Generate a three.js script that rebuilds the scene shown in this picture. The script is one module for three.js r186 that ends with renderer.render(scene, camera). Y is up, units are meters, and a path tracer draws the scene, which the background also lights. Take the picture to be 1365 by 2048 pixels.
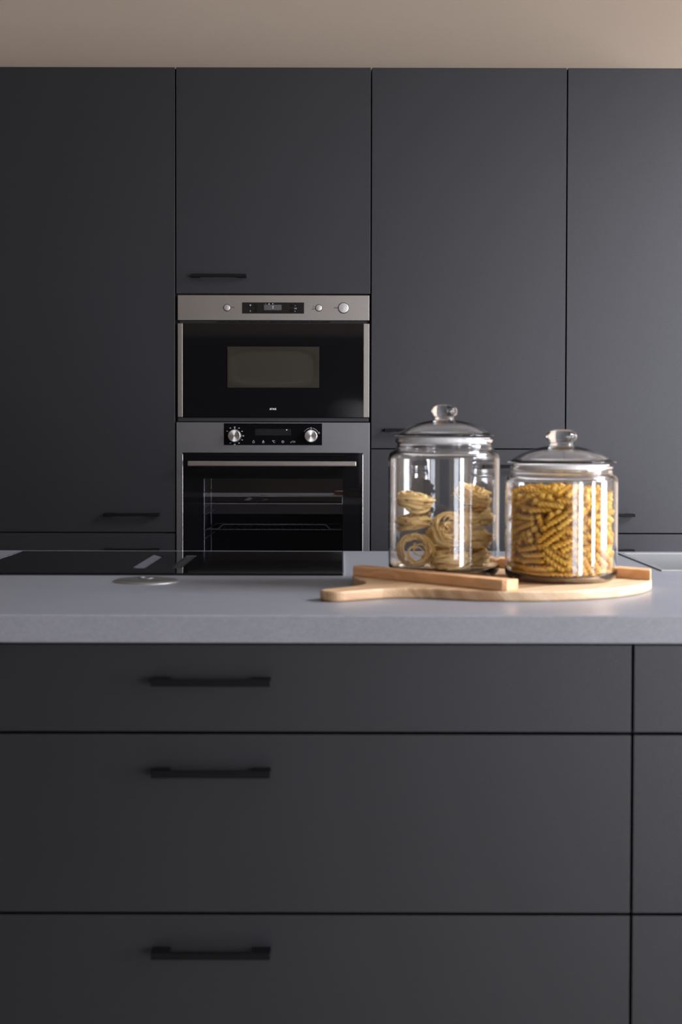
import * as THREE from 'three';
import { RoundedBoxGeometry } from 'three/addons/geometries/RoundedBoxGeometry.js';
import { mergeGeometries, mergeVertices } from 'three/addons/utils/BufferGeometryUtils.js';
import { TextGeometry } from 'three/addons/geometries/TextGeometry.js';
import { FontLoader } from 'three/addons/loaders/FontLoader.js';
import { RectAreaLightUniformsLib } from 'three/addons/lights/RectAreaLightUniformsLib.js';

// ---------------------------------------------------------------- camera, sky, daylight, exposure
const scene = new THREE.Scene();
const FOCAL = 2844;                                   // pixels, for the 1365 x 2048 frame
const camera = new THREE.PerspectiveCamera(2 * Math.atan(1024 / FOCAL) * 180 / Math.PI, 1365 / 2048, 0.05, 60);
camera.position.set(0.5094, 1.1662, 4.3771);
camera.rotation.order = 'YXZ';
camera.rotation.set(-0.0243, 0, 0.0021);
camera.setViewOffset(1365, 2048, 0, 72.4, 1365, 2048);
camera.focus = 4.36;
camera.userData.fStop = 6.3;
scene.background = new THREE.Color(0.78, 0.88, 1.0);
scene.backgroundIntensity = 0.5;
const EXPOSURE = 4.0;
RectAreaLightUniformsLib.init();
const DAY = [0.955, 0.985, 1.09];
const WALL_X = 4.6, ZF = 7.0, H = 2.80;               // right wall, the wall behind the camera, the ceiling's height
// daylight through windows in the right wall (R, along z), the wall behind the camera (F, along x) and an added, made-up roof light to brighten the worktop (C, x then z): [wall, from, to, bottom, top, intensity]
const WINDOWS = [['R', 1.6, 2.8, 0.2, 2.2, 3.5], ['R', 3.9, 4.6, 0.03, 2.0, 10.5], ['F', 3.4, 4.5, 0.03, 1.9, 6.0], ['F', 2.1, 3.2, 0.03, 1.9, 1.5], ['C', 2.9, 4.1, 1.2, 2.9, 20]];
for (const [wall, a, b, y0, y1, power] of WINDOWS) {
  const l = new THREE.RectAreaLight(new THREE.Color(...DAY), power, b - a - 0.08, y1 - y0 - 0.08), m = (a + b) / 2, y = (y0 + y1) / 2;
  if (wall === 'R') { l.position.set(WALL_X + 0.10, y, m); l.lookAt(0, y, m); } else if (wall === 'F') { l.position.set(m, y, ZF + 0.10); l.lookAt(m, y, 0); } else { l.position.set(m, H + 0.10, y); l.lookAt(m, 0, y); }
  scene.add(l);
}

// ---------------------------------------------------------------- helpers
let seed = 20240607;
const rnd = () => { seed = (seed + 0x6D2B79F5) | 0; let t = Math.imul(seed ^ (seed >>> 15), 1 | seed); t = (t + Math.imul(t ^ (t >>> 7), 61 | t)) ^ t; return ((t ^ (t >>> 14)) >>> 0) / 4294967296; };
const rr = (a, b) => a + (b - a) * rnd();
const taken = {};
function numbered(name) { const n = taken[name] = (taken[name] ?? -1) + 1; return n ? `${name}_${String(n).padStart(3, '0')}` : name; }
function shade(o) { o.traverse((c) => { if (c.isMesh) { c.castShadow = true; c.receiveShadow = true; } }); }
function thing(name, label, category, [x, y, z] = [0, 0, 0], turn = 0, group) {
  const o = new THREE.Group(); o.name = numbered(name); o.position.set(x, y, z); o.rotation.y = turn;
  o.userData = { label, category }; if (group) o.userData.group = group;
  scene.add(o); return o;
}
function part(name, geo, mat, parent, label) {
  const m = new THREE.Mesh(geo, mat); m.name = parent ? name : numbered(name); m.castShadow = m.receiveShadow = true;
  if (label) m.userData.label = label;
  (parent ?? scene).add(m); return m;
}
function struct(name, geo, mat, parent) { const m = part(name, geo, mat, parent); if (!parent) m.userData.kind = 'structure'; return m; }
// uv in metres, projected along the main axis of every face's normal
function uvBox(g) {
  const p = g.attributes.position, n = g.attributes.normal, uv = new Float32Array(p.count * 2);
  for (let i = 0; i < p.count; i++) {
    const ax = Math.abs(n.getX(i)), ay = Math.abs(n.getY(i)), az = Math.abs(n.getZ(i));
    let u, v;
    if (az >= ax && az >= ay) { u = p.getX(i); v = p.getY(i); } else if (ay >= ax) { u = p.getX(i); v = p.getZ(i); } else { u = p.getZ(i); v = p.getY(i); }
    uv[2 * i] = u; uv[2 * i + 1] = v;
  }
  g.setAttribute('uv', new THREE.BufferAttribute(uv, 2)); return g;
}
function box(x0, x1, y0, y1, z0, z1, r = 0.0008) {
  const w = x1 - x0, h = y1 - y0, d = z1 - z0; r = Math.min(r, w / 2.2, h / 2.2, d / 2.2);
  const g = r > 0 ? new RoundedBoxGeometry(w, h, d, 2, r) : new THREE.BoxGeometry(w, h, d);
  g.translate((x0 + x1) / 2, (y0 + y1) / 2, (z0 + z1) / 2);
  return uvBox(g);
}
const plain = (g) => { const c = g.index ? g.toNonIndexed() : g; for (const k of Object.keys(c.attributes)) if (!['position', 'normal', 'uv'].includes(k)) c.deleteAttribute(k); return c; };
const join = (...gs) => mergeGeometries(gs.flat().map(plain));
function rod(a, b, r, n = 10) {
  const A = new THREE.Vector3(...a), B = new THREE.Vector3(...b), d = B.clone().sub(A);
  const g = new THREE.CylinderGeometry(r, r, d.length(), n); g.applyQuaternion(new THREE.Quaternion().setFromUnitVectors(new THREE.Vector3(0, 1, 0), d.normalize()));
  return g.translate((A.x + B.x) / 2, (A.y + B.y) / 2, (A.z + B.z) / 2);
}
function tube(points, r, n = 60, k = 8) { return new THREE.TubeGeometry(new THREE.CatmullRomCurve3(points.map((p) => new THREE.Vector3(...p)), false, 'catmullrom', 0.1), n, r, k); }

// ---------------------------------------------------------------- noise textures
const P = new Uint8Array(512); { const q = [...Array(256).keys()]; for (let i = 255; i > 0; i--) { const j = Math.floor(rnd() * (i + 1)); [q[i], q[j]] = [q[j], q[i]]; } for (let i = 0; i < 512; i++) P[i] = q[i & 255]; }
function vnoise(x, y, px, py) {      // periodic value noise
  const xi = Math.floor(x), yi = Math.floor(y), fx = x - xi, fy = y - yi, s = (t) => t * t * (3 - 2 * t);
  const h = (a, b) => P[P[((a % px) + px) % px & 255] + (((b % py) + py) % py & 255)] / 255;
  const u = s(fx), v = s(fy);
  return (h(xi, yi) * (1 - u) + h(xi + 1, yi) * u) * (1 - v) + (h(xi, yi + 1) * (1 - u) + h(xi + 1, yi + 1) * u) * v;
}
function texture(w, h, metresX, metresY, f, srgb = true) {
  const d = new Uint8Array(w * h * 4);
  for (let j = 0; j < h; j++) for (let i = 0; i < w; i++) { const c = f(i / w, j / h); const k = (j * w + i) * 4; for (let a = 0; a < 3; a++) d[k + a] = Math.max(0, Math.min(255, Math.round(255 * (Array.isArray(c) ? c[a] : c)))); d[k + 3] = 255; }
  const t = new THREE.DataTexture(d, w, h); t.wrapS = t.wrapT = THREE.RepeatWrapping; t.magFilter = THREE.LinearFilter; t.minFilter = THREE.LinearMipmapLinearFilter; t.generateMipmaps = true;
  if (srgb) t.colorSpace = THREE.SRGBColorSpace; t.repeat.set(1 / metresX, 1 / metresY); t.needsUpdate = true; return t;
}
const lam = texture(512, 512, 0.5, 0.5, (u, v) => { const n = 0.55 * vnoise(u * 200, v * 200, 200, 200) + 0.3 * vnoise(u * 90, v * 90, 90, 90) + 0.15 * vnoise(u * 6, v * 6, 6, 6); return 0.9 + 0.1 * n; });
const lamBump = texture(512, 512, 0.25, 0.25, (u, v) => vnoise(u * 230, v * 230, 230, 230), false);
const stoneMap = texture(1024, 1024, 0.6, 0.6, (u, v) => { const n = 0.5 * vnoise(u * 250, v * 250, 250, 250) + 0.3 * vnoise(u * 120, v * 120, 120, 120) + 0.2 * vnoise(u * 24, v * 24, 24, 24); const k = 0.88 + 0.12 * n; return [k, k, k * 1.005]; });
const brushMap = texture(256, 1024, 0.5, 0.14, (u, v) => 0.96 + 0.04 * (0.6 * vnoise(u * 8, v * 256, 8, 256) + 0.4 * vnoise(u * 24, v * 200, 24, 200)));
const brushRough = texture(256, 1024, 0.5, 0.14, (u, v) => 0.92 + 0.08 * vnoise(u * 8, v * 256, 8, 256), false);
const wallBump = texture(512, 512, 0.4, 0.4, (u, v) => 0.6 * vnoise(u * 120, v * 120, 120, 120) + 0.4 * vnoise(u * 50, v * 50, 50, 50), false);
function woodTex(cols, mx, my, bands) {
  return texture(1024, 256, mx, my, (u, v) => {
    const warp = 0.9 * vnoise(u * 4, v * 4, 4, 4) + 0.25 * vnoise(u * 16, v * 8, 16, 8);
    const ring = 0.5 + 0.5 * Math.sin((v * bands + warp * 3.2) * Math.PI * 2);
    const fib = vnoise(u * 24, v * 220, 24, 220);
    const stave = 0.5 * vnoise(0.5, v * 5, 1, 5);
    const k = Math.min(1, 0.45 * ring + 0.3 * fib + 0.4 * stave);
    return [0, 1, 2].map((a) => (cols[0][a] * (1 - k) + cols[1][a] * k) / 255);
  });
}
const boardMap = texture(1024, 512, 0.7, 0.6, (u, v) => {        // staves run along the handle; sapwood and window light both painted pale along one side
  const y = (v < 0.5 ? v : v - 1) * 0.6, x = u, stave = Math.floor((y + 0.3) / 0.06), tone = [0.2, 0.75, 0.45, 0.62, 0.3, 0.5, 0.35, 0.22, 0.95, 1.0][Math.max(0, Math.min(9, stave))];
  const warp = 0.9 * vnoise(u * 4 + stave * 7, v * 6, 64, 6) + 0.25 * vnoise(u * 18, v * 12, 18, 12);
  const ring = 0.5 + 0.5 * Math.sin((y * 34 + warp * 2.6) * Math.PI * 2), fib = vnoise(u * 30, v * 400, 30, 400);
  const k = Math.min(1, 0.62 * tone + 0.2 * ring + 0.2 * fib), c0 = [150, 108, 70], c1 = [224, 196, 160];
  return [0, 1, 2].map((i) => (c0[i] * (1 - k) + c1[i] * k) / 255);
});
const railMap = woodTex([[205, 150, 100], [236, 188, 140]], 0.4, 0.12, 4);

// ---------------------------------------------------------------- materials
const S = (o) => new THREE.MeshStandardMaterial(o), Q = (o) => new THREE.MeshPhysicalMaterial(o);
const col = (r, g, b) => new THREE.Color().setRGB(r, g, b);
const M = {
  front: Q({ color: col(0.0140, 0.0143, 0.0175), map: lam, bumpMap: lamBump, bumpScale: 0.00012, roughness: 0.45, specularIntensity: 1 }),
  carcass: S({ color: col(0.012, 0.012, 0.013), roughness: 0.8 }),
  handle: Q({ color: col(0.004, 0.004, 0.0045), roughness: 0.45, specularIntensity: 0.3 }),
  counter: Q({ color: col(0.250, 0.255, 0.277), map: stoneMap, roughness: 0.34, specularIntensity: 0.9 }),
  steel: S({ color: col(0.37, 0.345, 0.32), metalness: 1, roughness: 0.4, map: brushMap, roughnessMap: brushRough }),
  darkSteel: S({ color: col(0.205, 0.205, 0.212), metalness: 1, roughness: 0.47, map: brushMap, roughnessMap: brushRough }),
  bright: S({ color: col(0.75, 0.75, 0.75), metalness: 1, roughness: 0.25 }),
  button: S({ color: col(0.62, 0.61, 0.60), metalness: 0.9, roughness: 0.35 }),
  blackGlass: Q({ color: col(0.004, 0.004, 0.0045), roughness: 0.04, specularIntensity: 0.8 }),
  hobGlass: Q({ color: col(0.003, 0.003, 0.0035), roughness: 0.05, specularIntensity: 0.55 }),
  black: S({ color: col(0.006, 0.006, 0.006), roughness: 0.6 }),
  enamel: S({ color: col(0.022, 0.022, 0.034), roughness: 0.35 }),
  tinted: Q({ color: col(0.72, 0.72, 0.76), roughness: 0.0, transmission: 1, thickness: 0, ior: 2.6 }),
  chrome: S({ color: col(0.85, 0.85, 0.85), metalness: 1, roughness: 0.38 }),
  rod: S({ color: col(0.05, 0.05, 0.05), metalness: 1, roughness: 0.4 }),  // rack rods near black: the oven's shade put into their colour
  wall: S({ color: col(0.46, 0.377, 0.297), bumpMap: wallBump, bumpScale: 0.0003, roughness: 0.9 }),
  ceiling: S({ color: col(0.5, 0.47, 0.44), roughness: 0.95 }),
  brown: S({ color: col(0.022, 0.014, 0.010), roughness: 0.75 }),
  floor: S({ color: col(0.22, 0.19, 0.165), roughness: 0.6 }),
  frame: S({ color: col(0.05, 0.05, 0.055), roughness: 0.5 }),
  pane: Q({ color: col(1, 1, 1), roughness: 0, transmission: 1, thickness: 0, ior: 1.5 }),
  glass: Q({ color: col(1, 1, 1), roughness: 0.0, transmission: 1, thickness: 0.004, ior: 1.5 }),
  seal: Q({ color: col(0.93, 0.93, 0.92), roughness: 0.6, transmission: 0.2, thickness: 0 }),
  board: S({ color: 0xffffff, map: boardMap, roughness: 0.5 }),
  rail: S({ color: col(1, 1, 1), map: railMap, roughness: 0.55 }),
};

// ---------------------------------------------------------------- the room
const CT = 0.92;                                      // worktop height
const X0 = -5.0, ZB = -0.62;
struct('floor', box(X0 - 0.2, WALL_X + 0.2, -0.1, 0, ZB - 0.2, ZF + 0.2, 0), M.floor);
{
  const s = new THREE.Shape([[X0 - 0.2, -ZF - 0.2], [WALL_X + 0.2, -ZF - 0.2], [WALL_X + 0.2, 0.2 - ZB], [X0 - 0.2, 0.2 - ZB]].map((p) => new THREE.Vector2(...p)));
  for (const [w, a, b, c, d] of WINDOWS) if (w === 'C') s.holes.push(new THREE.Path([[a, -d], [b, -d], [b, -c], [a, -c]].map((p) => new THREE.Vector2(...p))));
  struct('ceiling', uvBox(new THREE.ExtrudeGeometry(s, { depth: 0.2, bevelEnabled: false }).rotateX(-Math.PI / 2).translate(0, H, 0)), M.ceiling);
}
struct('wall_back', box(X0 - 0.2, WALL_X + 0.2, 0, H, ZB - 0.2, ZB, 0), M.wall);
struct('wall_left', box(X0 - 0.2, X0, 0, H, ZB, ZF, 0), M.wall);
function wallWithWindows(name, wall, a0, a1) {         // drawn in (along, up), then turned into place
  const s = new THREE.Shape([[a0, 0], [a1, 0], [a1, H], [a0, H]].map((p) => new THREE.Vector2(...p)));
  for (const [w, a, b, y0, y1] of WINDOWS) if (w === wall) s.holes.push(new THREE.Path([[a, y0], [b, y0], [b, y1], [a, y1]].map((p) => new THREE.Vector2(...p))));
  const g = new THREE.ExtrudeGeometry(s, { depth: 0.2, bevelEnabled: false });
  if (wall === 'R') g.applyMatrix4(new THREE.Matrix4().makeBasis(new THREE.Vector3(0, 0, 1), new THREE.Vector3(0, 1, 0), new THREE.Vector3(-1, 0, 0))).translate(WALL_X + 0.2, 0, 0); else g.translate(0, 0, ZF);
  return struct(name, uvBox(g), M.wall);
}
wallWithWindows('wall_right', 'R', ZB, ZF);
const wallFront = wallWithWindows('wall_front', 'F', X0 - 0.2, WALL_X + 0.2);
struct('wall_panel', box(X0 + 0.01, 1.2, 0, 2.0, ZF - 0.03, ZF - 0.0005, 0.002), M.brown, wallFront);
WINDOWS.forEach(([wall, a, b, y0, y1], i) => {
  const w = new THREE.Group(); w.name = `window_${i + 1}`; w.userData.kind = 'structure'; scene.add(w);  // the last window is the made-up roof light
  if (wall === 'R') { w.position.set(WALL_X, y0, b); w.rotation.y = Math.PI / 2; } else if (wall === 'F') { w.position.set(b, y0, ZF); w.rotation.y = Math.PI; } else { w.position.set(a, H, y0); w.rotation.x = Math.PI / 2; }
  // local x runs along the wall (local y along z for the added roof light), local +z points into the room
  const W = b - a, h = y1 - y0, f = 0.045, z0 = -0.06, z1 = -0.005;
  const bars = [box(0, f, 0, h, z0, z1), box(W - f, W, 0, h, z0, z1), box(f, W - f, 0, f, z0, z1), box(f, W - f, h - f, h, z0, z1)];
  if (wall !== 'C' && W > 1) bars.push(box(f, W - f, h * 0.72 - 0.02, h * 0.72 + 0.02, z0 + 0.01, z1 - 0.01));
  struct('window_frame', join(bars), M.frame, w);
  struct('pane', new THREE.PlaneGeometry(W - f * 2, h - f * 2).translate(W / 2, h / 2, -0.03), M.pane, w);
});

// ---------------------------------------------------------------- cabinets
// a bar pull: two thick feet and a slim bar in front; origin at its centre, on the door's face
function handleShape() {
  const L = 0.169, a = L / 2;
  return join(box(-a, a, -0.0046, 0.0046, 0.0185, 0.0285, 0.0008), box(-a, -a + 0.026, -0.0046, 0.0046, 0, 0.019, 0.0006), box(a - 0.026, a, -0.0046, 0.0046, 0, 0.019, 0.0006));
}
const HANDLE = handleShape();
function front(name, x0, x1, y0, y1, parent, handles = [], face = 0) {
  const g = 0.002, m = part(name, box(x0 + g, x1 - g, y0 + g, y1 - g, face - 0.019, face, 0.0009), M.front, parent);
  for (const [hx, hy] of handles) { const h = part('handle', HANDLE, M.handle, m); h.position.set(hx, hy, face); }
  return m;
}
const TOP = 2.3105, MID = 0.8834, TALL = 'row of tall dark grey cabinets behind the island';
// hollow carcass: sides, top, bottom, back and shelves, 22 mm behind the faces
function carcass(x0, x1, shelves, parent, top = TOP - 0.002, zb = -0.60, zf = -0.021, openTop = false, y0 = 0.1) {
  const t = 0.016, gs = [box(x0 + 0.0004, x0 + t, y0, top, zb, zf, 0), box(x1 - t, x1 - 0.0004, y0, top, zb, zf, 0), box(x0 + t, x1 - t, y0, y0 + t, zb, zf, 0), box(x0 + t, x1 - t, y0 + t, top, zb, zb + 0.008, 0)];
  if (!openTop) gs.push(box(x0 + t, x1 - t, top - t, top, zb + 0.008, zf, 0));
  for (const y of shelves) gs.push(box(x0 + t, x1 - t, y - t / 2, y + t / 2, zb + 0.008, zf, 0));
  part('carcass', join(gs), M.carcass, parent);
  part('plinth', box(x0 + 0.0004, x1 - 0.0004, 0, y0, zf - 0.05, zf - 0.034, 0), M.carcass, parent);
}
const tallA = thing('tall_cabinet', 'tall dark grey cabinet left of the oven, black bar handle low on its right', 'cabinet', [-0.6, 0, 0], 0, TALL);
carcass(0, 0.6, [MID], tallA); front('door', 0, 0.6, MID, TOP, tallA, [[0.469, 0.940]]); front('drawer', 0, 0.6, MID - 0.39, MID, tallA, [[0.469, MID - 0.0525]]); front('drawer', 0, 0.6, 0.1, MID - 0.39, tallA, [[0.469, MID - 0.4425]]);
const tallB = thing('appliance_cabinet', 'dark grey cabinet housing the microwave and oven, with a short door above them', 'cabinet', [0, 0, 0], 0, TALL);
carcass(0, 0.6, [1.624, 1.2312, 0.617], tallB); front('door', 0, 0.6, 1.6165, TOP, tallB, [[0.1348, 1.6712]]); front('drawer', 0, 0.6, 0.1, 0.622, tallB, [[0.1348, 0.57]]);
const shelfLip = part('shelf_edge', box(0.006, 0.594, 1.2265, 1.2385, -0.024, -0.004, 0.001), M.front, tallB);
const tallC = thing('tall_cabinet', 'tall dark grey cabinet directly right of the oven, behind the large pasta jar', 'cabinet', [0.6, 0, 0], 0, TALL);
carcass(0, 0.6, [1.1432], tallC); front('door', 0, 0.6, 1.1432, TOP, tallC, [[0.127, 1.2005]]); front('door', 0, 0.6, 0.1, 1.1432, tallC, [[0.469, 1.09]]);
const tallD = thing('tall_cabinet', 'tall dark grey cabinet at the far right, above the sink, second from the oven', 'cabinet', [1.2, 0, 0], 0, TALL);
carcass(0, 0.6, [MID], tallD); front('door', 0, 0.6, MID, TOP, tallD, [[0.127, 0.9405]]); front('drawer', 0, 0.6, MID - 0.39, MID, tallD, [[0.127, MID - 0.0525]]); front('drawer', 0, 0.6, 0.1, MID - 0.39, tallD, [[0.127, MID - 0.4425]]);

// ---------------------------------------------------------------- screens and lettering
function print(w, h, draw, pxPerMetre = 4000) {
  const c = document.createElement('canvas'); c.width = Math.round(w * pxPerMetre); c.height = Math.round(h * pxPerMetre);
  const k = c.getContext('2d'); k.fillStyle = '#060606'; k.fillRect(0, 0, c.width, c.height); k.scale(pxPerMetre / 1000, pxPerMetre / 1000); draw(k);
  const t = new THREE.CanvasTexture(c); t.colorSpace = THREE.SRGBColorSpace; return t;
}
const font = await new FontLoader().loadAsync('fonts/droid/droid_sans_bold.typeface.json');
function letters(text, size, depth = 0.0004) { const g = new TextGeometry(text, { font, size, depth, curveSegments: 3, bevelEnabled: false }); g.computeBoundingBox(); const b = g.boundingBox; return g.translate(-(b.min.x + b.max.x) / 2, -(b.min.y + b.max.y) / 2, 0); }
function plate(x0, x1, y0, y1, z, mat, parent, name, thick = 0.002) {   // a thin printed plate with uv 0..1 over its face
  const g = new THREE.BoxGeometry(x1 - x0, y1 - y0, thick).translate((x0 + x1) / 2, (y0 + y1) / 2, z - thick / 2);
  return part(name, g, mat, parent);
}

// ---------------------------------------------------------------- microwave
{
  const t = thing('microwave', 'built-in microwave with a pale steel control strip and black glass door', 'microwave', [0, 0, 0]);
  const zf = 0.004;
  part('body', join(box(0.03, 0.57, 1.244, 1.60, -0.42, -0.408, 0), box(0.03, 0.045, 1.244, 1.60, -0.408, -0.012, 0), box(0.555, 0.57, 1.244, 1.60, -0.408, -0.012, 0), box(0.045, 0.555, 1.244, 1.256, -0.408, -0.012, 0), box(0.045, 0.555, 1.534, 1.60, -0.408, -0.012, 0)), M.black, t);
  const cp = part('control_panel', box(0.0067, 0.595, 1.5366, 1.6135, -0.012, zf, 0.0012), M.steel, t);
  const w = 0.19, h = 0.034;
  const map = print(w, h, (k) => {
    k.fillStyle = '#131315'; k.fillRect(0, 0, 190, 34);
    k.fillStyle = '#4c4c4b'; k.fillRect(67, 7, 54, 16.5);
    k.fillStyle = '#e8eef5'; for (const y of [12, 17]) { k.beginPath(); k.arc(94.5, y, 1.3, 0, 7); k.fill(); }
    k.fillStyle = '#b9bcc2'; k.font = '5px sans-serif'; k.fillText('I', 71, 6); k.beginPath(); k.moveTo(80, 6); k.lineTo(82.5, 2); k.lineTo(85, 6); k.closePath(); k.fill(); k.beginPath(); k.arc(94, 4, 1.5, 0, 7); k.fill();
    k.beginPath(); k.moveTo(22.5, 7); k.lineTo(28, 7); k.lineTo(25.2, 11.5); k.closePath(); k.fill(); k.font = '6px sans-serif'; k.fillText('8', 23.5, 28);
    for (const [x, y, s] of [[161, 12, '^'], [160, 20, 'OK'], [161, 28, 'v']]) { k.font = '6px sans-serif'; k.fillText(s, x, y); }
    k.fillStyle = '#050506'; for (const [x, y] of [[40, 11], [40, 25], [150, 10], [150, 24]]) { k.beginPath(); k.arc(x, y, 6, 0, 7); k.fill(); }
  });
  plate(0.205, 0.395, 1.5573, 1.5912, zf + 0.0012, Q({ map, roughness: 0.12 }), cp, 'display', 0.003);
  const knob = (x, r, name) => { const g = new THREE.LatheGeometry([[0, 0.0040], [r * 0.86, 0.0037], [r * 0.96, 0.0030], [r, 0.0018], [r, -0.002]].map(([a, b]) => new THREE.Vector2(a, b)), 40); g.rotateX(Math.PI / 2); g.translate(x, 1.5748, zf); const m = part(name, g, M.button, cp); part('button_rim', new THREE.TorusGeometry(r + 0.0007, 0.0008, 8, 40).translate(x, 1.5748, zf), M.black, m); };
  knob(0.1583, 0.0098, 'button'); knob(0.4401, 0.0098, 'button'); knob(0.5159, 0.0158, 'button');
  const mark = (s, x, y, size) => { const g = letters(s, size, 0.0003); g.translate(x, y, zf); return g; };
  part('lettering', join(mark('STOP', 0.1752, 1.5760, 0.0036), mark('start', 0.4235, 1.5715, 0.0036), mark('o', 0.4235, 1.5790, 0.004), mark('OPEN', 0.4925, 1.5752, 0.0036)), M.black, cp);
  const vent = part('vent', box(0.012, 0.588, 1.5278, 1.5362, -0.016, -0.010, 0), M.black, t);
  for (let k = 0; k < 11; k++) part('slat', box(0.128 + k * 0.032, 0.128 + k * 0.032 + 0.026, 1.5308, 1.5338, -0.010, -0.0075, 0.0004), M.handle, vent);
  // door: black glass with a mesh window, steel strips at both sides
  const hole = [0.159, 0.442, 1.330, 1.456];
  const s = new THREE.Shape([[0.022, 1.2395], [0.5775, 1.2395], [0.5775, 1.5272], [0.022, 1.5272]].map((p) => new THREE.Vector2(...p)));
  s.holes.push(new THREE.Path([[hole[0], hole[2]], [hole[1], hole[2]], [hole[1], hole[3]], [hole[0], hole[3]]].map((p) => new THREE.Vector2(...p))));
  const door = part('door', uvBox(new THREE.ExtrudeGeometry(s, { depth: 0.016, bevelEnabled: false }).translate(0, 0, -0.014)), M.blackGlass, t, 'black glass microwave door');
  part('window_glass', box(hole[0], hole[1], hole[2], hole[3], -0.002, 0.0018, 0), Q({ color: col(0.035, 0.03, 0.024), roughness: 0.08 }), door);
  { // perforated screen behind the window: fine metal mesh with an oval pressed field
    const mw = texture(512, 256, 1, 1, (u, v) => { const dx = (u - 0.5) / 0.44, dy = (v - 0.5) / 0.40, e = Math.pow(Math.abs(dx), 4) + Math.pow(Math.abs(dy), 4); const dots = 0.5 + 0.5 * Math.sin(u * 512 * 0.9) * Math.sin(v * 256 * 0.9); return e < 1 ? 0.30 + 0.10 * dots : 0.25 + 0.08 * dots; }, false);
    const g = new THREE.PlaneGeometry(hole[1] - hole[0] - 0.002, hole[3] - hole[2] - 0.002, 40, 20), p = g.attributes.position;
    for (let i = 0; i < p.count; i++) { const dx = p.getX(i) / 0.122, dy = p.getY(i) / 0.049, e = dx ** 4 + dy ** 4; p.setZ(i, e < 1 ? 0 : 0.0012 * Math.min(1, (e - 1) * 2)); }
    g.computeVertexNormals(); g.translate((hole[0] + hole[1]) / 2, (hole[2] + hole[3]) / 2, 0.0021);
    part('mesh_screen', g, Q({ color: col(0.085, 0.075, 0.055), map: mw, roughness: 0.18, metalness: 0.0 }), door);
  }
  for (const [a, b] of [[0.0067, 0.0218], [0.5777, 0.5953]]) part('door_strip', box(a, b, 1.2395, 1.5272, -0.014, 0.0035, 0.001), M.steel, door);
  part('lettering', letters('ATAG', 0.0058).translate(0.2995, 1.2648, 0.002), S({ color: col(0.7, 0.7, 0.7), roughness: 0.4 }), door);
}

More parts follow.
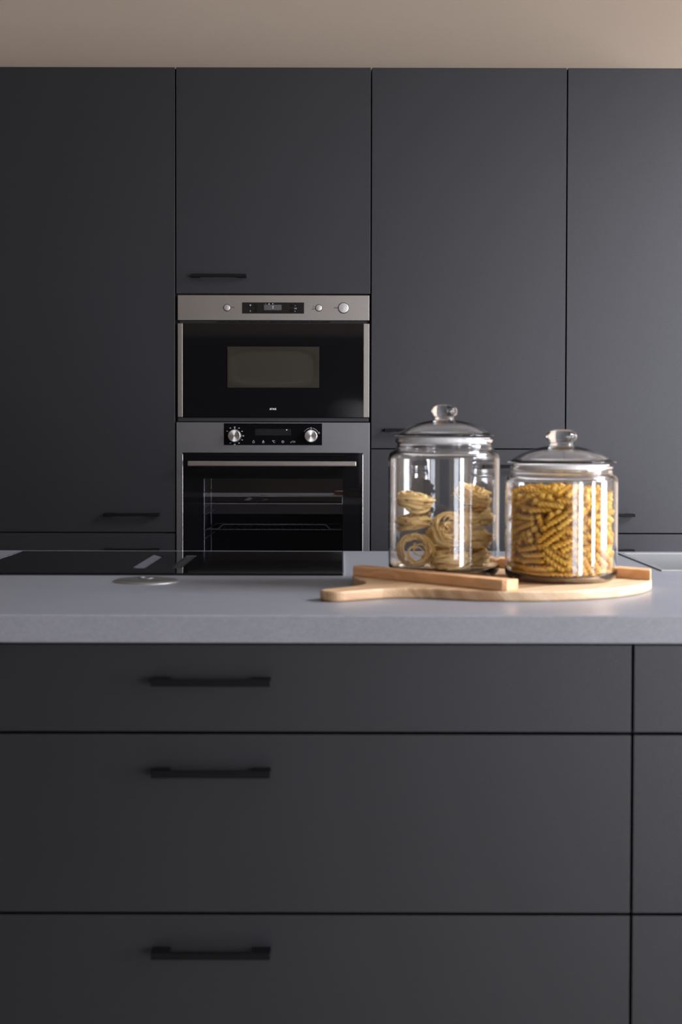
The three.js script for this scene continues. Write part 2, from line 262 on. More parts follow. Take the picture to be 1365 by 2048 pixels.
// ---------------------------------------------------------------- oven
{
  const t = thing('oven', 'built-in oven with a grey steel front, two round knobs and a dark glass door', 'oven', [0, 0, 0]);
  const zf = 0.004, x0 = 0.0034, x1 = 0.5966, yT = 1.2228, yB = 0.628, D = [0.0205, 0.5765, 0.66, 1.1298];
  const s = new THREE.Shape([[x0, yB], [x1, yB], [x1, yT], [x0, yT]].map((p) => new THREE.Vector2(...p)));
  s.holes.push(new THREE.Path([[D[0] - 0.001, D[2]], [D[1] + 0.001, D[2]], [D[1] + 0.001, D[3] + 0.001], [D[0] - 0.001, D[3] + 0.001]].map((p) => new THREE.Vector2(...p))));
  const shell = part('front_frame', uvBox(new THREE.ExtrudeGeometry(s, { depth: 0.018, bevelEnabled: true, bevelThickness: 0.0008, bevelSize: 0.0008, bevelSegments: 2 }).translate(0, 0, zf - 0.0188)), M.darkSteel, t);
  // muffle: hollow enamel box with a black outer skin
  const C = [0.070, 0.530, 0.665, 1.085, -0.44, -0.03];
  part('cavity', join(box(C[0] - 0.01, C[0], C[2], C[3], C[4], C[5], 0), box(C[1], C[1] + 0.01, C[2], C[3], C[4], C[5], 0), box(C[0] - 0.01, C[1] + 0.01, C[2] - 0.01, C[2], C[4], C[5], 0), box(C[0] - 0.01, C[1] + 0.01, C[3], C[3] + 0.01, C[4], C[5], 0), box(C[0] - 0.01, C[1] + 0.01, C[2] - 0.01, C[3] + 0.01, C[4] - 0.01, C[4], 0)), M.enamel, t);
  // control strip
  const map = print(0.3016, 0.0668, (k) => {
    k.fillStyle = '#08080a'; k.fillRect(0, 0, 301.6, 66.8);
    k.fillStyle = '#1d1d1e'; k.fillRect(96, 17, 110, 20);
    k.fillStyle = '#f2f2f2'; k.beginPath(); k.arc(193, 20, 1.7, 0, 7); k.fill();
    k.strokeStyle = k.fillStyle = '#aeb0b4'; k.lineWidth = 0.9;
    k.font = '8px sans-serif';
    const drop = (x, y) => { k.beginPath(); k.moveTo(x, y - 4); k.lineTo(x + 3, y + 1.5); k.arc(x, y + 1.5, 3, 0, Math.PI); k.closePath(); k.stroke(); };
    drop(91, 56); drop(121, 56); k.fillRect(120.3, 54, 1.4, 4);
    k.beginPath(); k.arc(150, 53.5, 1.2, 0, 7); k.stroke(); k.beginPath(); k.arc(155, 56.5, 3.2, 0.7, 5.6); k.stroke();
    k.beginPath(); k.arc(181, 56.5, 3.4, 0, 7); k.stroke(); k.beginPath(); k.moveTo(181, 54.6); k.lineTo(181, 56.5); k.lineTo(182.6, 56.5); k.stroke();
    k.beginPath(); k.moveTo(204, 57); k.lineTo(206, 59.5); k.lineTo(210, 54); k.moveTo(212.5, 53); k.lineTo(212.5, 60); k.moveTo(215, 54); k.lineTo(219, 59); k.moveTo(219, 54); k.lineTo(215, 59); k.stroke();
    const cx = 33, cy = 38.5;
    for (let i = 0; i < 12; i++) { const a = i / 12 * Math.PI * 2, R = 26.5, x = cx + Math.cos(a) * R, y = cy + Math.sin(a) * R; if (i === 6 || i === 5) continue; k.strokeRect(x - 1.8, y - 1.4, 3.6, 2.8 * (i % 3 ? 0.4 : 1)); }
    k.beginPath(); k.arc(267.6, 38.5, 24.5, Math.PI * 1.17, Math.PI * 1.45); k.stroke(); k.beginPath(); k.arc(267.6, 38.5, 24.5, Math.PI * 1.55, Math.PI * 1.83); k.stroke();
    k.fillRect(266.6, 11.5, 2, 4); k.beginPath(); k.arc(292, 29, 2.3, 0, 7); k.stroke();
  });
  const strip = plate(0.1492, 0.4508, 1.1539, 1.2207, zf + 0.0014, Q({ map, roughness: 0.08 }), t, 'control_strip', 0.003);
  for (const x of [0.1822, 0.4168]) {
    const R = 0.0202, g = new THREE.LatheGeometry([[0, 0.022], [R * 0.86, 0.0222], [R * 0.93, 0.021], [R, 0.017], [R, 0.004], [R * 1.03, 0.001], [R * 1.03, 0]].map(([a, b]) => new THREE.Vector2(a, b)), 48);
    g.rotateX(Math.PI / 2).translate(x, 1.1822, zf + 0.0014);
    const knob = part('knob', g, Q({ color: col(0.72, 0.71, 0.70), metalness: 1, roughness: 0.3 }), t);
    const face = new THREE.RingGeometry(0.0008, R * 0.86, 64, 1); { const p = face.attributes.position, uv = face.attributes.uv; for (let i = 0; i < p.count; i++) { const a = Math.atan2(p.getY(i), p.getX(i)); uv.setXY(i, Math.hypot(p.getX(i), p.getY(i)) / R, a / (2 * Math.PI)); } }
    face.translate(x, 1.1822, zf + 0.0014 + 0.0226);
    part('knob_face', face, Q({ color: col(0.72, 0.71, 0.70), metalness: 1, roughness: 0.33, anisotropy: 0.85, anisotropyRotation: Math.PI / 2 }), knob);
    part('pointer', box(x - 0.0012, x + 0.0012, 1.1822 + R, 1.1822 + R + 0.003, zf + 0.0014, zf + 0.004, 0.0004), M.bright, knob);
  }
  // door: black-bordered glass, clear window, bar handle
  const W = [0.0848, 0.5150, 0.70, 1.0505], dz = 0.0025;
  const ds = new THREE.Shape([[D[0], D[2] + 0.001], [D[1], D[2] + 0.001], [D[1], D[3]], [D[0], D[3]]].map((p) => new THREE.Vector2(...p)));
  ds.holes.push(new THREE.Path([[W[0], W[2]], [W[1], W[2]], [W[1], W[3]], [W[0], W[3]]].map((p) => new THREE.Vector2(...p))));
  const door = part('door', uvBox(new THREE.ExtrudeGeometry(ds, { depth: 0.024, bevelEnabled: false }).translate(0, 0, dz - 0.024)), M.blackGlass, t, 'black-bordered glass oven door');
  part('window_glass', new THREE.PlaneGeometry(W[1] - W[0], W[3] - W[2]).translate((W[0] + W[1]) / 2, (W[2] + W[3]) / 2, dz - 0.0006), M.tinted, door);
  part('inner_glass', new THREE.PlaneGeometry(W[1] - W[0], W[3] - W[2]).translate((W[0] + W[1]) / 2, (W[2] + W[3]) / 2, dz - 0.020), M.tinted, door);
  for (const [a, b] of [[D[0] - 0.0005, D[0] + 0.0022], [D[1] - 0.0022, D[1] + 0.0005]]) part('door_lit_edge', box(a, b, D[2], D[3] - 0.004, dz - 0.01, zf + 0.0012, 0.0006), M.bright, door, 'steel door edge, its lit line set in brighter metal');  // bright metal stands in for light caught by the door's bevel
  part('vent_lip', box(0.075, 0.525, 1.1215, 1.1235, dz, dz + 0.003, 0.0006), M.handle, door);
  const bar = part('handle', box(0.0409, 0.5561, 1.0894, 1.1054, 0.034, 0.046, 0.003), M.steel, door, 'brushed steel bar handle');
  for (const x of [0.075, 0.522]) part('handle_post', box(x - 0.009, x + 0.009, 1.0915, 1.1033, dz - 0.0005, 0.0355, 0.001), M.darkSteel, bar);
  // ladder rails and wire rack
  for (const [x, sx] of [[0.078, 1], [0.522, -1]]) {
    const gs = [rod([x, 0.69, -0.10], [x, 1.05, -0.10], 0.0022), rod([x, 0.69, -0.34], [x, 1.05, -0.34], 0.0022)];
    for (const y of [0.72, 0.79, 0.86, 0.885, 0.935, 0.96, 1.005]) gs.push(rod([x + sx * 0.005, y, -0.06], [x + sx * 0.005, y, -0.40], 0.0019));
    part('side_ladder', join(gs), M.chrome, t);
  }
  const ry = 0.8905, gs = [tube([[0.088, ry, -0.075], [0.10, ry, -0.075], [0.124, ry, -0.075], [0.142, ry + 0.014, -0.076], [0.30, ry + 0.014, -0.076], [0.458, ry + 0.014, -0.076], [0.476, ry, -0.075], [0.50, ry, -0.075], [0.512, ry, -0.075]], 0.0019, 120)];
  gs.push(rod([0.088, ry - 0.002, -0.085], [0.512, ry - 0.002, -0.085], 0.0019), rod([0.088, ry - 0.002, -0.40], [0.512, ry - 0.002, -0.40], 0.0019), rod([0.089, ry - 0.002, -0.085], [0.089, ry - 0.002, -0.40], 0.0019), rod([0.511, ry - 0.002, -0.085], [0.511, ry - 0.002, -0.40], 0.0019));
  const bars = []; for (let k = 0; k < 17; k++) bars.push(rod([0.135 + k * 0.0206, ry - 0.001, -0.082], [0.135 + k * 0.0206, ry - 0.001, -0.40], 0.0014));
  const rack = part('wire_rack', join(gs), M.chrome, t); for (const b of bars) part('rod', b, M.rod, rack);
}

// ---------------------------------------------------------------- island
const ZI = 2.3564;                                    // face of the island's drawers
const J = 0.9263, ISL = 'dark grey drawer units of the kitchen island';
function drawerUnit(x0, x1, label, hx) {
  const t = thing('drawer_cabinet', label, 'cabinet', [0, 0, 0], 0, ISL);
  carcass(x0, x1, [], t, 0.8795, 1.72, ZI - 0.021, true);
  const tops = [0.8785, 0.7495, 0.4895], bots = [0.7495, 0.4895, 0.1];
  tops.forEach((y1, i) => front('drawer', x0, x1, bots[i], y1, t, hx ? [[hx, [0.8250, 0.6955, 0.4372][i]]] : [], ZI));
  return t;
}
drawerUnit(-0.2737, J, 'wide dark grey island cabinet of three drawers with black bar handles', 0.3262);
drawerUnit(J, J + 0.9, 'dark grey island cabinet at the right edge, drawers cut by the frame', J + 0.45);
{ // aisle side of the island
  const t = thing('island_back_panel', 'dark grey rear panel of the island facing the tall cabinets', 'panel', [0, 0, 0]);
  part('panel', box(-0.27, 1.82, 0.1, 0.8795, 1.205, 1.224, 0.001), M.front, t);
  part('plinth', box(-0.27, 1.82, 0, 0.1, 1.26, 1.276, 0), M.carcass, t);
  part('end_panel', box(-0.2925, -0.274, 0, 0.8795, 1.205, ZI, 0.001), M.front, t); part('end_panel', box(1.828, 1.847, 0, 0.8795, 1.205, ZI, 0.001), M.front, t);
}
const SINK = [1.122, 1.64, 1.262, 1.675];
{ // worktop with the sink's cut-out
  const zf = 2.3705, zb = 1.1913, b = 0.0025, x0 = -0.31, x1 = 1.865;
  const s = new THREE.Shape([[x0 + b, -zf + b], [x1 - b, -zf + b], [x1 - b, -zb - b], [x0 + b, -zb - b]].map((p) => new THREE.Vector2(...p)));
  const [a, c, d, e] = SINK; s.holes.push(new THREE.Path([[a, -e], [c, -e], [c, -d], [a, -d]].map((p) => new THREE.Vector2(...p))));
  const g = new THREE.ExtrudeGeometry(s, { depth: 0.04 - 2 * b, bevelEnabled: true, bevelThickness: b, bevelSize: b, bevelSegments: 3 });
  g.rotateX(-Math.PI / 2); g.translate(0, CT - 0.04 + b, 0);
  const o = part('worktop', uvBox(g), M.counter); o.userData = { label: 'thick pale grey stone worktop across the kitchen island', category: 'worktop' };
}
{ // sink
  const t = thing('sink', 'stainless steel sink set in the worktop behind the cutting board', 'sink', [0, 0, 0]);
  const [a, c, d, e] = SINK, r = 0.003, i = 0.012;
  const rs = new THREE.Shape([[a - 0.002 - i + 0.012, -e - 0.004], [c + 0.006, -e - 0.004], [c + 0.006, -d + 0.004], [a - 0.004, -d + 0.004]].map((p) => new THREE.Vector2(...p)));
  rs.holes.push(new THREE.Path([[a + 0.007, -e + 0.007], [c - 0.007, -e + 0.007], [c - 0.007, -d - 0.007], [a + 0.007, -d - 0.007]].map((p) => new THREE.Vector2(...p))));
  part('rim', uvBox(new THREE.ExtrudeGeometry(rs, { depth: 0.0012, bevelEnabled: true, bevelThickness: 0.0006, bevelSize: 0.0006, bevelSegments: 2 }).rotateX(-Math.PI / 2).translate(0, CT + 0.0009, 0)), S({ color: col(0.5, 0.5, 0.5), metalness: 1, roughness: 0.5 }), t);
  const k = 0.006, yb = CT - 0.19;
  part('bowl', join(box(a + k, a + k + 0.0015, yb, CT + 0.0005, d + k, e - k, 0), box(c - k - 0.0015, c - k, yb, CT + 0.0005, d + k, e - k, 0), box(a + k, c - k, yb, CT + 0.0005, d + k, d + k + 0.0015, 0), box(a + k, c - k, yb, CT + 0.0005, e - k - 0.0015, e - k, 0), box(a + k, c - k, yb - 0.0015, yb, d + k, e - k, 0)), S({ color: col(0.34, 0.34, 0.34), metalness: 1, roughness: 0.45 }), t);
  part('drain', new THREE.LatheGeometry([[0, 0.001], [0.03, 0.001], [0.04, 0.003], [0.045, 0.001], [0.045, 0]].map((p) => new THREE.Vector2(...p)), 32).translate((a + c) / 2, yb, (d + e) / 2), M.bright, t);
}
{ // hob
  const t = thing('hob', 'black glass hob with a central extractor, flush on the worktop', 'hob', [0, CT, 0]);
  const x0 = -0.19, x1 = 0.5152, z0 = 1.2656, z1 = 1.7804, h = 0.0045;
  const s = new THREE.Shape([[x0 + 0.003, -z1], [x1 - 0.003, -z1], [x1 - 0.003, -z0], [x0 + 0.003, -z0]].map((p) => new THREE.Vector2(...p)));
  const slots = [[0.115, 0.1375], [0.184, 0.2065]];
  for (const [a, b] of slots) s.holes.push(new THREE.Path([[a, -1.686], [b, -1.686], [b, -1.394], [a, -1.394]].map((p) => new THREE.Vector2(...p))));
  part('glass_plate', uvBox(new THREE.ExtrudeGeometry(s, { depth: h - 0.001, bevelEnabled: true, bevelThickness: 0.0005, bevelSize: 0.0005, bevelSegments: 2 }).rotateX(-Math.PI / 2).translate(0, 0.0007, 0)), M.hobGlass, t);
  for (const [a, b] of [[x0, x0 + 0.0026], [x1 - 0.0026, x1]]) part('side_trim', box(a, b, 0.0002, h + 0.0012, z0, z1, 0.0006), M.bright, t, 'bright steel edge trim');
  const [l, r] = slots;
  // left flap leans up towards the light, right slot's shaded depth is a black strip
  const flap = new THREE.Shape([[l[0] + 0.0006, 0.0006], [l[1] - 0.002, 0.0006], [l[1] - 0.002, 0.0018], [l[0] + 0.002, h + 0.0018], [l[0] + 0.0006, h + 0.0018]].map((p) => new THREE.Vector2(...p)));
  part('extractor_flap', uvBox(new THREE.ExtrudeGeometry(flap, { depth: 0.289, bevelEnabled: false }).translate(0, 0, 1.3955)), S({ color: col(0.10, 0.10, 0.12), roughness: 0.45, metalness: 0.3 }), t, 'grey metal extractor flap');
  part('extractor_slot', box(r[0] + 0.0006, r[1] - 0.0006, 0.0003, 0.001, 1.3955, 1.6845, 0), M.black, t);
  part('slot_lip', box(r[0] + 0.0006, r[1] - 0.0006, 0.001, h + 0.001, 1.3955, 1.4, 0.0003), S({ color: col(0.08, 0.08, 0.09), roughness: 0.45, metalness: 0.5 }), t);
}
{ // pop-up socket lid
  const t = thing('socket_cover', 'round brushed steel pop-up socket cover in the worktop before the hob', 'socket cover', [0.1685, CT, 1.892]);
  part('lid', new THREE.LatheGeometry([[0, 0.0056], [0.018, 0.0056], [0.0195, 0.0066], [0.036, 0.0062], [0.050, 0.0045], [0.0555, 0.0028], [0.0575, 0.0008], [0.0575, 0]].map((p) => new THREE.Vector2(...p)), 72), S({ color: col(0.42, 0.42, 0.41), metalness: 1, roughness: 0.38 }), t);
  part('finger_grip', new THREE.TorusGeometry(0.0125, 0.0018, 10, 40).rotateX(Math.PI / 2).translate(0, 0.0060, 0), M.darkSteel, t);
}

// ---------------------------------------------------------------- cutting board
const BT = CT + 0.0165, BC = [0.783, 1.943], BR = 0.254;
{
  const t = thing('cutting_board', 'round wooden serving board with a long handle and two raised wooden rails', 'cutting board', [BC[0], CT, BC[1]]);
  const ax = Math.atan2(-(2.200 - BC[1]), 0.482 - BC[0]);              // handle's direction in (x, -z)
  const reach = 0.392, w0 = 0.0235, w1 = 0.034, s = new THREE.Shape();
  const rot = ([u, v]) => [u * Math.cos(ax) - v * Math.sin(ax), u * Math.sin(ax) + v * Math.cos(ax)];
  const pts = []; const open = 0.34;
  for (let i = 0; i <= 90; i++) { const a = open + (2 * Math.PI - 2 * open) * i / 90; pts.push([BR * Math.cos(a), BR * Math.sin(a)]); }
  const bez = (p0, p1, p2, n) => { for (let i = 1; i <= n; i++) { const q = i / n; pts.push([(1 - q) ** 2 * p0[0] + 2 * q * (1 - q) * p1[0] + q * q * p2[0], (1 - q) ** 2 * p0[1] + 2 * q * (1 - q) * p1[1] + q * q * p2[1]]); } };
  const e = [BR * Math.cos(open), BR * Math.sin(open)];
  bez([e[0], -e[1]], [0.262, -w1 * 1.25], [0.30, -w1 * 0.92], 10); pts.push([reach - 0.025, -w0]); bez([reach - 0.025, -w0], [reach, -w0], [reach, -w0 * 0.1], 7); bez([reach, w0 * 0.1], [reach, w0], [reach - 0.025, w0], 7); pts.push([0.30, w1 * 0.92]); bez([0.30, w1 * 0.92], [0.262, w1 * 1.25], e, 10);
  const bv = 0.0035; pts.map(rot).forEach(([x, y], i) => (i ? s.lineTo(x, y) : s.moveTo(x, y)));
  const g = new THREE.ExtrudeGeometry(s, { depth: 0.0165 - 2 * bv, bevelEnabled: true, bevelThickness: bv, bevelSize: bv, bevelOffset: -bv, bevelSegments: 4, curveSegments: 4 });
  g.rotateX(-Math.PI / 2).translate(0, bv, 0); g.computeVertexNormals();
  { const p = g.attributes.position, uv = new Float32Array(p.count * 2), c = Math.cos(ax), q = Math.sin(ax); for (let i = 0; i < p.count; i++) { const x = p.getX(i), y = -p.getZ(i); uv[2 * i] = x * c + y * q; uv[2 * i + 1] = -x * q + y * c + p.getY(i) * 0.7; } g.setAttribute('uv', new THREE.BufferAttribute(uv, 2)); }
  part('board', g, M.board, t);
  // rails: straight strips across the disc, their ends cut along its rim; p is the distance of the near and far face from the centre
  const d = new THREE.Vector2(0.690, 0.724), n = new THREE.Vector2(0.724, -0.690), R = BR - 0.001;
  for (const [p0, p1, most] of [[-0.192, -0.160, 0.170], [0.117, 0.149, 1]]) {
    const P2 = []; for (let i = 0; i <= 6; i++) { const p = p0 + (p1 - p0) * i / 6, q = Math.min(most, Math.sqrt(R * R - p * p)); P2.push([p, q]); }
    const loop = [...P2, ...P2.map(([p, q]) => [p, -q]).reverse()].map(([p, q]) => new THREE.Vector2(n.x * p + d.x * q, -(n.y * p + d.y * q)));
    const b = 0.0015, g = new THREE.ExtrudeGeometry(new THREE.Shape(loop), { depth: 0.0168 - 2 * b, bevelEnabled: true, bevelThickness: b, bevelSize: b, bevelOffset: -b, bevelSegments: 2 });
    g.rotateX(-Math.PI / 2).translate(0, b + 0.0165, 0);
    const q = g.attributes.position, uv = new Float32Array(q.count * 2); for (let i = 0; i < q.count; i++) { const x = q.getX(i), z = q.getZ(i); uv[2 * i] = x * d.x + z * d.y; uv[2 * i + 1] = x * n.x + z * n.y + q.getY(i) * 0.8; } g.setAttribute('uv', new THREE.BufferAttribute(uv, 2));
    part('rail', g, M.rail, t, 'raised wooden rail');
  }
}

// ---------------------------------------------------------------- jars
const V2 = (a) => a.map(([x, y]) => new THREE.Vector2(x, y));
function jar(label, [x, z], R, hs, neck, lidR, yLid, knobR, knobY) {
  const t = thing('glass_jar', label, 'jar', [x, BT + 0.0005, z], 0, 'lidded glass pasta jars on the board');
  const w = 0.0019, out = [], arc = (cx, cy, r, a0, a1, n) => { for (let i = 0; i <= n; i++) { const a = a0 + (a1 - a0) * i / n; out.push([cx + r * Math.cos(a), cy + r * Math.sin(a)]); } };
  // outside from the centre of the base up, over the lip and down the inside
  out.push([0.0001, 0.004], [R * 0.72, 0.0035], [R * 0.8, 0.0005]); arc(R - 0.014, 0.014, 0.014, -Math.PI / 2 + 0.15, 0, 9); const rs = 0.014; arc(R - rs, hs - 0.004, rs, 0, Math.PI / 2 - 0.35, 9);
  out.push([neck + 0.003, hs + 0.0125], [neck, hs + 0.0165], [neck, yLid - 0.011], [neck + 0.0032, yLid - 0.008], [neck + 0.0036, yLid - 0.005], [neck + 0.002, yLid - 0.0025], [neck - 0.002, yLid - 0.0025]);
  out.push([neck - w, yLid - 0.006], [neck - w, hs + 0.015], [neck - 0.002, hs + 0.0095]); arc(R - rs, hs - 0.006, rs - w, Math.PI / 2 - 0.35, 0, 8); arc(R - 0.016, 0.019, 0.016 - w, 0, -Math.PI / 2, 8); out.push([0.0001, 0.0065]);
  part('body', new THREE.LatheGeometry(V2(out), 96), M.glass, t, 'clear glass jar body');
  part('seal', new THREE.LatheGeometry(V2([[neck - 0.0066, yLid - 0.0105], [neck - 0.0030, yLid - 0.0105], [neck - 0.0030, yLid - 0.0012], [neck - 0.0066, yLid - 0.0012], [neck - 0.0066, yLid - 0.0105]]), 80), M.seal, t, 'pale translucent seal ring');
  // lid: a shallow dome with a thick rounded rim
  const lid = [[0.0001, yLid + 0.0252], [lidR * 0.32, yLid + 0.0245], [lidR * 0.56, yLid + 0.0196], [lidR * 0.76, yLid + 0.0110], [lidR * 0.84, yLid + 0.0060], [lidR * 0.91, yLid + 0.0022], [lidR * 0.985, yLid + 0.0012], [lidR, yLid + 0.0028], [lidR * 0.985, yLid + 0.0044], [lidR * 0.93, yLid + 0.0060], [lidR * 0.86, yLid + 0.0098], [lidR * 0.77, yLid + 0.0152], [lidR * 0.56, yLid + 0.0236], [lidR * 0.34, yLid + 0.0284], [knobR * 0.88, yLid + 0.0296], [0.0001, yLid + 0.0298]];
  const L = part('lid', new THREE.LatheGeometry(V2(lid), 96), M.glass, t, 'clear glass lid');
  const y0 = yLid + 0.0300, y1 = knobY, h = y1 - y0, K = [[0.0001, y0]];
  K.push([knobR * 0.80, y0], [knobR * 0.74, y0 + h * 0.05], [knobR * 0.72, y0 + h * 0.14]);
  for (let i = 0; i <= 16; i++) { const a = -0.84 + (Math.PI / 2 + 0.84) * i / 16; K.push([i === 16 ? 0.0001 : knobR * Math.pow(Math.max(0, Math.cos(a)), 0.75), y0 + h * (0.55 + 0.45 * Math.sin(a))]); }
  part('knob', new THREE.LatheGeometry(V2(K), 56), M.glass, L);
  return t;
}
const J1 = [0.688, 1.919], J2 = [0.877, 2.008], FLOOR = BT + 0.0086;
jar('taller glass jar holding tagliatelle nests, more than half empty', J1, 0.0962, 0.205, 0.0815, 0.0868, 0.2365, 0.0226, 0.2930);
jar('shorter glass jar filled with golden fusilli, right of the taller one', J2, 0.0932, 0.168, 0.0815, 0.0905, 0.1925, 0.0255, 0.2500);

// ---------------------------------------------------------------- tagliatelle nests
function ribbon(points, width, thick, up) {       // flat strip along points; up(i) is the direction of its width
  const pos = [], idx = [], n = points.length, T = new THREE.Vector3(), W = new THREE.Vector3(), N = new THREE.Vector3();
  for (let i = 0; i < n; i++) {
    T.subVectors(points[Math.min(n - 1, i + 1)], points[Math.max(0, i - 1)]).normalize();
    W.copy(up(i)); W.addScaledVector(T, -W.dot(T)).normalize(); N.crossVectors(T, W);
    for (const [a, b] of [[1, 1], [-1, 1], [-1, -1], [1, -1]]) { const p = points[i]; pos.push(p.x + W.x * a * width / 2 + N.x * b * thick / 2, p.y + W.y * a * width / 2 + N.y * b * thick / 2, p.z + W.z * a * width / 2 + N.z * b * thick / 2); }
    if (i) for (let k = 0; k < 4; k++) { const a = 4 * (i - 1) + k, b = 4 * (i - 1) + (k + 1) % 4; idx.push(a, b, a + 4, b, b + 4, a + 4); }
  }
  idx.push(0, 2, 1, 0, 3, 2); const e = 4 * (n - 1); idx.push(e, e + 1, e + 2, e, e + 2, e + 3);
  const g = new THREE.BufferGeometry(); g.setAttribute('position', new THREE.Float32BufferAttribute(pos, 3)); g.setIndex(idx);
  const f = g.toNonIndexed(); f.computeVertexNormals(); return f;
}
function nestGeometry(R, a, b, strands) {
  const gs = [];
  for (let s = 0; s < strands; s++) {
    const psi = rr(0, 6.28), k = Math.sqrt(rr(0.2, 1)), w = rr(-0.8, 0.8), t0 = rr(0, 6.28), len = rr(2.6, 6.2), n = Math.round(len * 9), ph = rr(0, 6.28), tilt = rr(-1.1, 1.1), cross = s % 5 === 4;
    const pts = [];
    for (let i = 0; i <= n; i++) {
      const th = t0 + len * i / n, q = psi + w * (th - t0);
      let r = R + a * k * Math.cos(q) + 0.0022 * Math.sin(2.6 * th + ph), y = b * k * Math.sin(q) + 0.0026 * Math.sin(1.7 * th + ph * 2);
      if (cross) { r *= 0.55 + 0.45 * Math.cos(i / n * 4 + ph); y = b * (0.55 + 0.35 * Math.sin(th * 1.5 + ph)); }
      pts.push(new THREE.Vector3(r * Math.cos(th), y, r * Math.sin(th)));
    }
    gs.push(ribbon(pts, rr(0.0042, 0.0056), 0.0012, (i) => { const p = pts[i], l = Math.hypot(p.x, p.z) || 1, c = tilt + 0.3 * Math.sin(i * 0.15 + ph); return new THREE.Vector3(p.x / l * Math.sin(c), Math.cos(c), p.z / l * Math.sin(c)); }));
  }
  return mergeGeometries(gs);
}
const nestMat = Q({ color: col(0.99, 0.71, 0.31), roughness: 0.62, sheen: 0.2, sheenColor: col(0.9, 0.75, 0.5), side: THREE.DoubleSide });
const NESTS = [nestGeometry(0.0225, 0.0105, 0.0134, 32), nestGeometry(0.0215, 0.0110, 0.0134, 32), nestGeometry(0.0225, 0.0105, 0.0128, 31)];
const OPEN = nestGeometry(0.0255, 0.0058, 0.0150, 22), FACE = nestGeometry(0.0185, 0.0140, 0.0150, 30);
const nestSpots = [  // dx, height above the jar's floor, dz, tilt x, tilt z, geometry, label
  [-0.0520, 0.1180, 0.004, 0.15, -0.22, NESTS[0], 'coiled tagliatelle nest at the top of the left stack in the jar'],
  [-0.0525, 0.0830, 0.000, -0.1, 0.12, NESTS[1], 'flat tagliatelle nest just below the top of the left stack'],
  [-0.0500, 0.0345, 0.022, 1.25, 0.2, OPEN, 'tagliatelle nest lying on its side, open coil facing out at lower left'],
  [0.0060, 0.0720, 0.0490, 1.15, -0.15, FACE, 'round tagliatelle nest in the middle, its tangled face turned outward'],
  [0.0090, 0.0185, 0.0460, 0.05, 0.05, NESTS[2], 'flattened tagliatelle nest on the jar floor at the front'],
  [0.0515, 0.1285, 0.000, 0.12, -0.25, NESTS[1], 'highest tagliatelle nest, crowning the right stack in the jar'],
  [0.0540, 0.0920, -0.005, 0.2, 0.2, NESTS[0], 'tilted tagliatelle nest second from the top of the right stack'],
  [0.0530, 0.0535, -0.004, -0.06, -0.05, NESTS[2], 'tagliatelle nest third from the top of the right stack'],
  [0.0480, 0.0185, -0.010, 0.1, 0.1, NESTS[0], 'lowest tagliatelle nest of the right stack, on the jar floor'],
  [0.0000, 0.0185, -0.0440, 0.1, 0.0, NESTS[1], 'tagliatelle nest on the jar floor at the rear, behind the others'],
  [0.0000, 0.0530, -0.0490, -0.2, 0.1, NESTS[2], 'upper tagliatelle nest at the rear of the jar, behind the middle one'],
];
nestSpots.forEach(([dx, h, dz, rx, rz, g, label], i) => {
  const o = part('tagliatelle_nest', g, nestMat); o.userData = { label, category: 'pasta', group: 'tagliatelle nests in the taller jar' };
  o.position.set(J1[0] + dx, FLOOR + h, J1[1] + dz); o.rotation.set(rx, i * 1.7 + 0.4, rz, 'ZXY');
  if (Math.abs(rx) > 1) o.rotation.set(rx, i * 1.3, rz, 'ZXY');
});

// ---------------------------------------------------------------- fusilli: pieces dropped into the jar and left to settle
function fusilloGeometry(L, turns, bend) {
  const prof = []; for (let i = 0; i < 15; i++) { const a = i / 15 * Math.PI * 2, lobe = Math.pow(0.5 + 0.5 * Math.cos(3 * a), 1.6); const r = 0.0021 + 0.0033 * lobe; prof.push([r * Math.cos(a), r * Math.sin(a)]); }
  const n = 40, pos = [], idx = [], m = prof.length;
  for (let i = 0; i <= n; i++) {
    const x = (i / n - 0.5) * L, tw = turns * 2 * Math.PI * i / n, y0 = bend * (1 - 4 * (i / n - 0.5) ** 2), e = i === 0 || i === n ? 0.9 : 1;
    for (const [a, b] of prof) pos.push(x, y0 + e * (a * Math.cos(tw) - b * Math.sin(tw)), e * (a * Math.sin(tw) + b * Math.cos(tw)));
    if (i) for (let k = 0; k < m; k++) { const a = m * (i - 1) + k, b = m * (i - 1) + (k + 1) % m; idx.push(a, a + m, b, b, a + m, b + m); }
  }
  for (let k = 1; k < m - 1; k++) { idx.push(0, k, k + 1); const e = m * n; idx.push(e, e + k + 1, e + k); }
  const g = new THREE.BufferGeometry(); g.setAttribute('position', new THREE.Float32BufferAttribute(pos, 3)); g.setIndex(idx); g.computeVertexNormals(); return g;
}
const FUS = [fusilloGeometry(0.040, 1.9, 0.0008), fusilloGeometry(0.037, 1.7, -0.0010), fusilloGeometry(0.042, 2.1, 0.0015)];
const fusMats = [[0.98, 0.575, 0.085], [0.93, 0.52, 0.065], [0.98, 0.62, 0.12]].map((c) => Q({ color: col(...c), roughness: 0.55, sheen: 0.15, sheenColor: col(0.9, 0.7, 0.3) }));
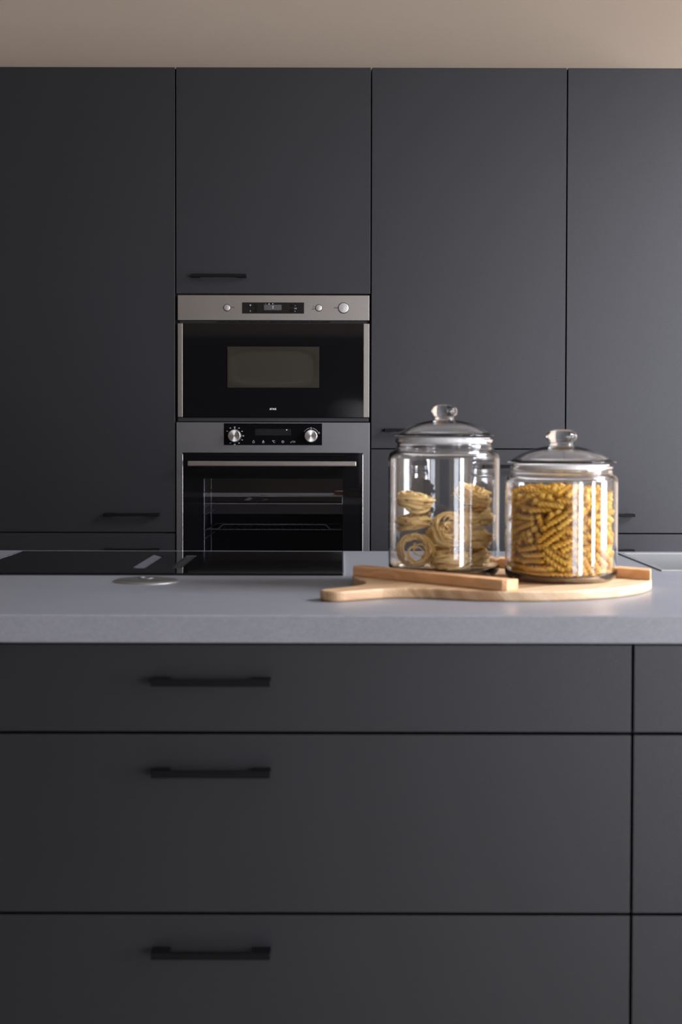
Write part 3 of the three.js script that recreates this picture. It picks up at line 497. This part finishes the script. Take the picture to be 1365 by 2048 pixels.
function settle(N, R, height) {
  const K = 5, r = 0.0059, step = 0.0073, C = new Float32Array(N * K * 3);
  for (let i = 0; i < N; i++) {
    const a = rr(0, 6.28), d = Math.sqrt(rnd()) * (R - 0.024), y = r + height * (i + 0.5) / N, th = rr(0, 6.28), el = rr(-1.45, 1.45);
    for (let k = 0; k < K; k++) { const s = (k - (K - 1) / 2) * step, o = (i * K + k) * 3; C[o] = d * Math.cos(a) + s * Math.cos(el) * Math.cos(th); C[o + 1] = y + s * Math.sin(el); C[o + 2] = d * Math.sin(a) + s * Math.cos(el) * Math.sin(th); }
  }
  const cell = 2 * r, n = N * K, G = 40, heads = new Int32Array(G * G * 80), next = new Int32Array(n);
  const at = (x, y, z) => Math.max(0, Math.min(G - 1, Math.floor(x / cell) + 20)) + G * (Math.max(0, Math.min(G - 1, Math.floor(z / cell) + 20)) + G * Math.max(0, Math.min(79, Math.floor(y / cell) + 1)));
  const RUNS = 560;
  for (let it = 0; it < RUNS; it++) {
    const g = it < 360 ? 0.0009 : it < 430 ? 0.0002 : 0.00004;
    for (let i = 0; i < n; i++) C[3 * i + 1] -= g;
    for (let sub = 0; sub < 3; sub++) {
      heads.fill(-1);
      for (let i = 0; i < n; i++) { const h = at(C[3 * i], C[3 * i + 1], C[3 * i + 2]); next[i] = heads[h]; heads[h] = i; }
      for (let i = 0; i < n; i++) {
        const x = C[3 * i], y = C[3 * i + 1], z = C[3 * i + 2], own = (i / K) | 0;
        for (let dy = -1; dy <= 1; dy++) for (let dz = -1; dz <= 1; dz++) for (let dx = -1; dx <= 1; dx++) {
          for (let j = heads[at(x + dx * cell, y + dy * cell, z + dz * cell)]; j >= 0; j = next[j]) {
            if (j <= i || ((j / K) | 0) === own) continue;
            const ux = C[3 * j] - C[3 * i], uy = C[3 * j + 1] - C[3 * i + 1], uz = C[3 * j + 2] - C[3 * i + 2], d2 = ux * ux + uy * uy + uz * uz;
            if (d2 < 4 * r * r && d2 > 1e-12) { const d = Math.sqrt(d2), p = 0.45 * (2 * r - d) / d; C[3 * i] -= ux * p; C[3 * i + 1] -= uy * p; C[3 * i + 2] -= uz * p; C[3 * j] += ux * p; C[3 * j + 1] += uy * p; C[3 * j + 2] += uz * p; }
          }
        }
      }
      for (let i = 0; i < n; i++) { const o = 3 * i, d = Math.hypot(C[o], C[o + 2]); if (d > R - r) { C[o] *= (R - r) / d; C[o + 2] *= (R - r) / d; } if (C[o + 1] < r) C[o + 1] = r; const corner = 0.012; if (C[o + 1] < corner && d > R - r - (corner - C[o + 1]) * 0.5) { const q = (R - r - (corner - C[o + 1]) * 0.5) / d; C[o] *= q; C[o + 2] *= q; } }
      for (let i = 0; i < N; i++) {   // keep each piece straight
        let cx = 0, cy = 0, cz = 0, ax = 0, ay = 0, az = 0;
        for (let k = 0; k < K; k++) { const o = (i * K + k) * 3, s = k - (K - 1) / 2; cx += C[o]; cy += C[o + 1]; cz += C[o + 2]; ax += s * C[o]; ay += s * C[o + 1]; az += s * C[o + 2]; }
        cx /= K; cy /= K; cz /= K; const l = Math.hypot(ax, ay, az) || 1;
        for (let k = 0; k < K; k++) { const o = (i * K + k) * 3, s = (k - (K - 1) / 2) * step / l; C[o] = cx + ax * s; C[o + 1] = cy + ay * s; C[o + 2] = cz + az * s; }
      }
    }
  }
  const out = [];
  for (let i = 0; i < N; i++) { const a = i * K * 3, b = (i * K + K - 1) * 3, m = (i * K + (K - 1) / 2) * 3; out.push({ c: new THREE.Vector3(C[m], C[m + 1], C[m + 2]), d: new THREE.Vector3(C[b] - C[a], C[b + 1] - C[a + 1], C[b + 2] - C[a + 2]).normalize() }); }
  return out;
}
{
  const pieces = settle(590, 0.0866, 0.44), top = [...pieces].sort((a, b) => b.c.y - a.c.y).slice(0, 20).reduce((s, p) => s + p.c.y, 0) / 20;
  console.log('fusilli pile', top.toFixed(3));
  // the 300 that show most: near the glass on the camera's side, or on top
  const seen = (p) => Math.max((p.c.z * 0.93 - p.c.x * 0.10) + 0.35 * Math.abs(p.c.x), (p.c.y - top + 0.02) * 2.2 + 0.03);
  pieces.sort((a, b) => seen(b) - seen(a));
  const X = new THREE.Vector3(1, 0, 0), rest = [[], [], []], up = new THREE.Quaternion(), roll = new THREE.Quaternion();
  pieces.forEach((p, i) => {
    up.setFromUnitVectors(X, p.d); roll.setFromAxisAngle(X, rr(0, 6.28)); const v = Math.floor(rr(0, 3)), w = Math.floor(rr(0, 3));
    const o = new THREE.Mesh(FUS[v], fusMats[w]); o.quaternion.copy(up).multiply(roll); o.position.copy(p.c);
    if (i < 300) {
      o.position.add(new THREE.Vector3(J2[0], FLOOR, J2[1])); o.name = numbered('fusilli'); o.castShadow = o.receiveShadow = true;
      o.userData = { label: 'golden corkscrew fusilli piece in the shorter glass jar', category: 'pasta', group: 'fusilli pieces in the shorter jar' }; scene.add(o);
    } else { o.updateMatrix(); rest[w].push(FUS[v].clone().applyMatrix4(o.matrix)); }
  });
  const pile = mergeGeometries(rest.flat());
  const m = part('fusilli_pile', pile, fusMats[0]); m.position.set(J2[0], FLOOR + 0.001, J2[1]); m.scale.set(0.965, 0.99, 0.965);
  m.userData = { label: 'inner mass of golden fusilli behind the pieces against the glass', category: 'pasta', kind: 'stuff' };
}

// ---------------------------------------------------------------- added lamp behind the camera, made up for the pale blob in the microwave door
{
  const t = thing('added_pendant_lamp', 'white dome lamp added out of view to give the pale blob reflected in the microwave door', 'lamp', [0.56, 1.285, 5.6]);
  part('shade', new THREE.LatheGeometry(V2([[0.0001, 0.175], [0.06, 0.172], [0.11, 0.155], [0.145, 0.12], [0.158, 0.06], [0.155, 0.0], [0.152, 0.0], [0.154, 0.06], [0.141, 0.117], [0.107, 0.151], [0.058, 0.168], [0.0001, 0.171]]), 64), S({ color: col(0.7, 0.7, 0.7), roughness: 0.5 }), t);
  part('cord', new THREE.CylinderGeometry(0.003, 0.003, H - 1.285 - 0.172, 8).translate(0, (H - 1.285 + 0.172) / 2, 0), M.handle, t);
}

// ---------------------------------------------------------------- picture
shade(scene);
const renderer = new THREE.WebGLRenderer({ antialias: true });
renderer.toneMapping = THREE.LinearToneMapping;
renderer.toneMappingExposure = EXPOSURE;
renderer.shadowMap.enabled = true;
renderer.setSize(1365, 2048);
renderer.render(scene, camera);
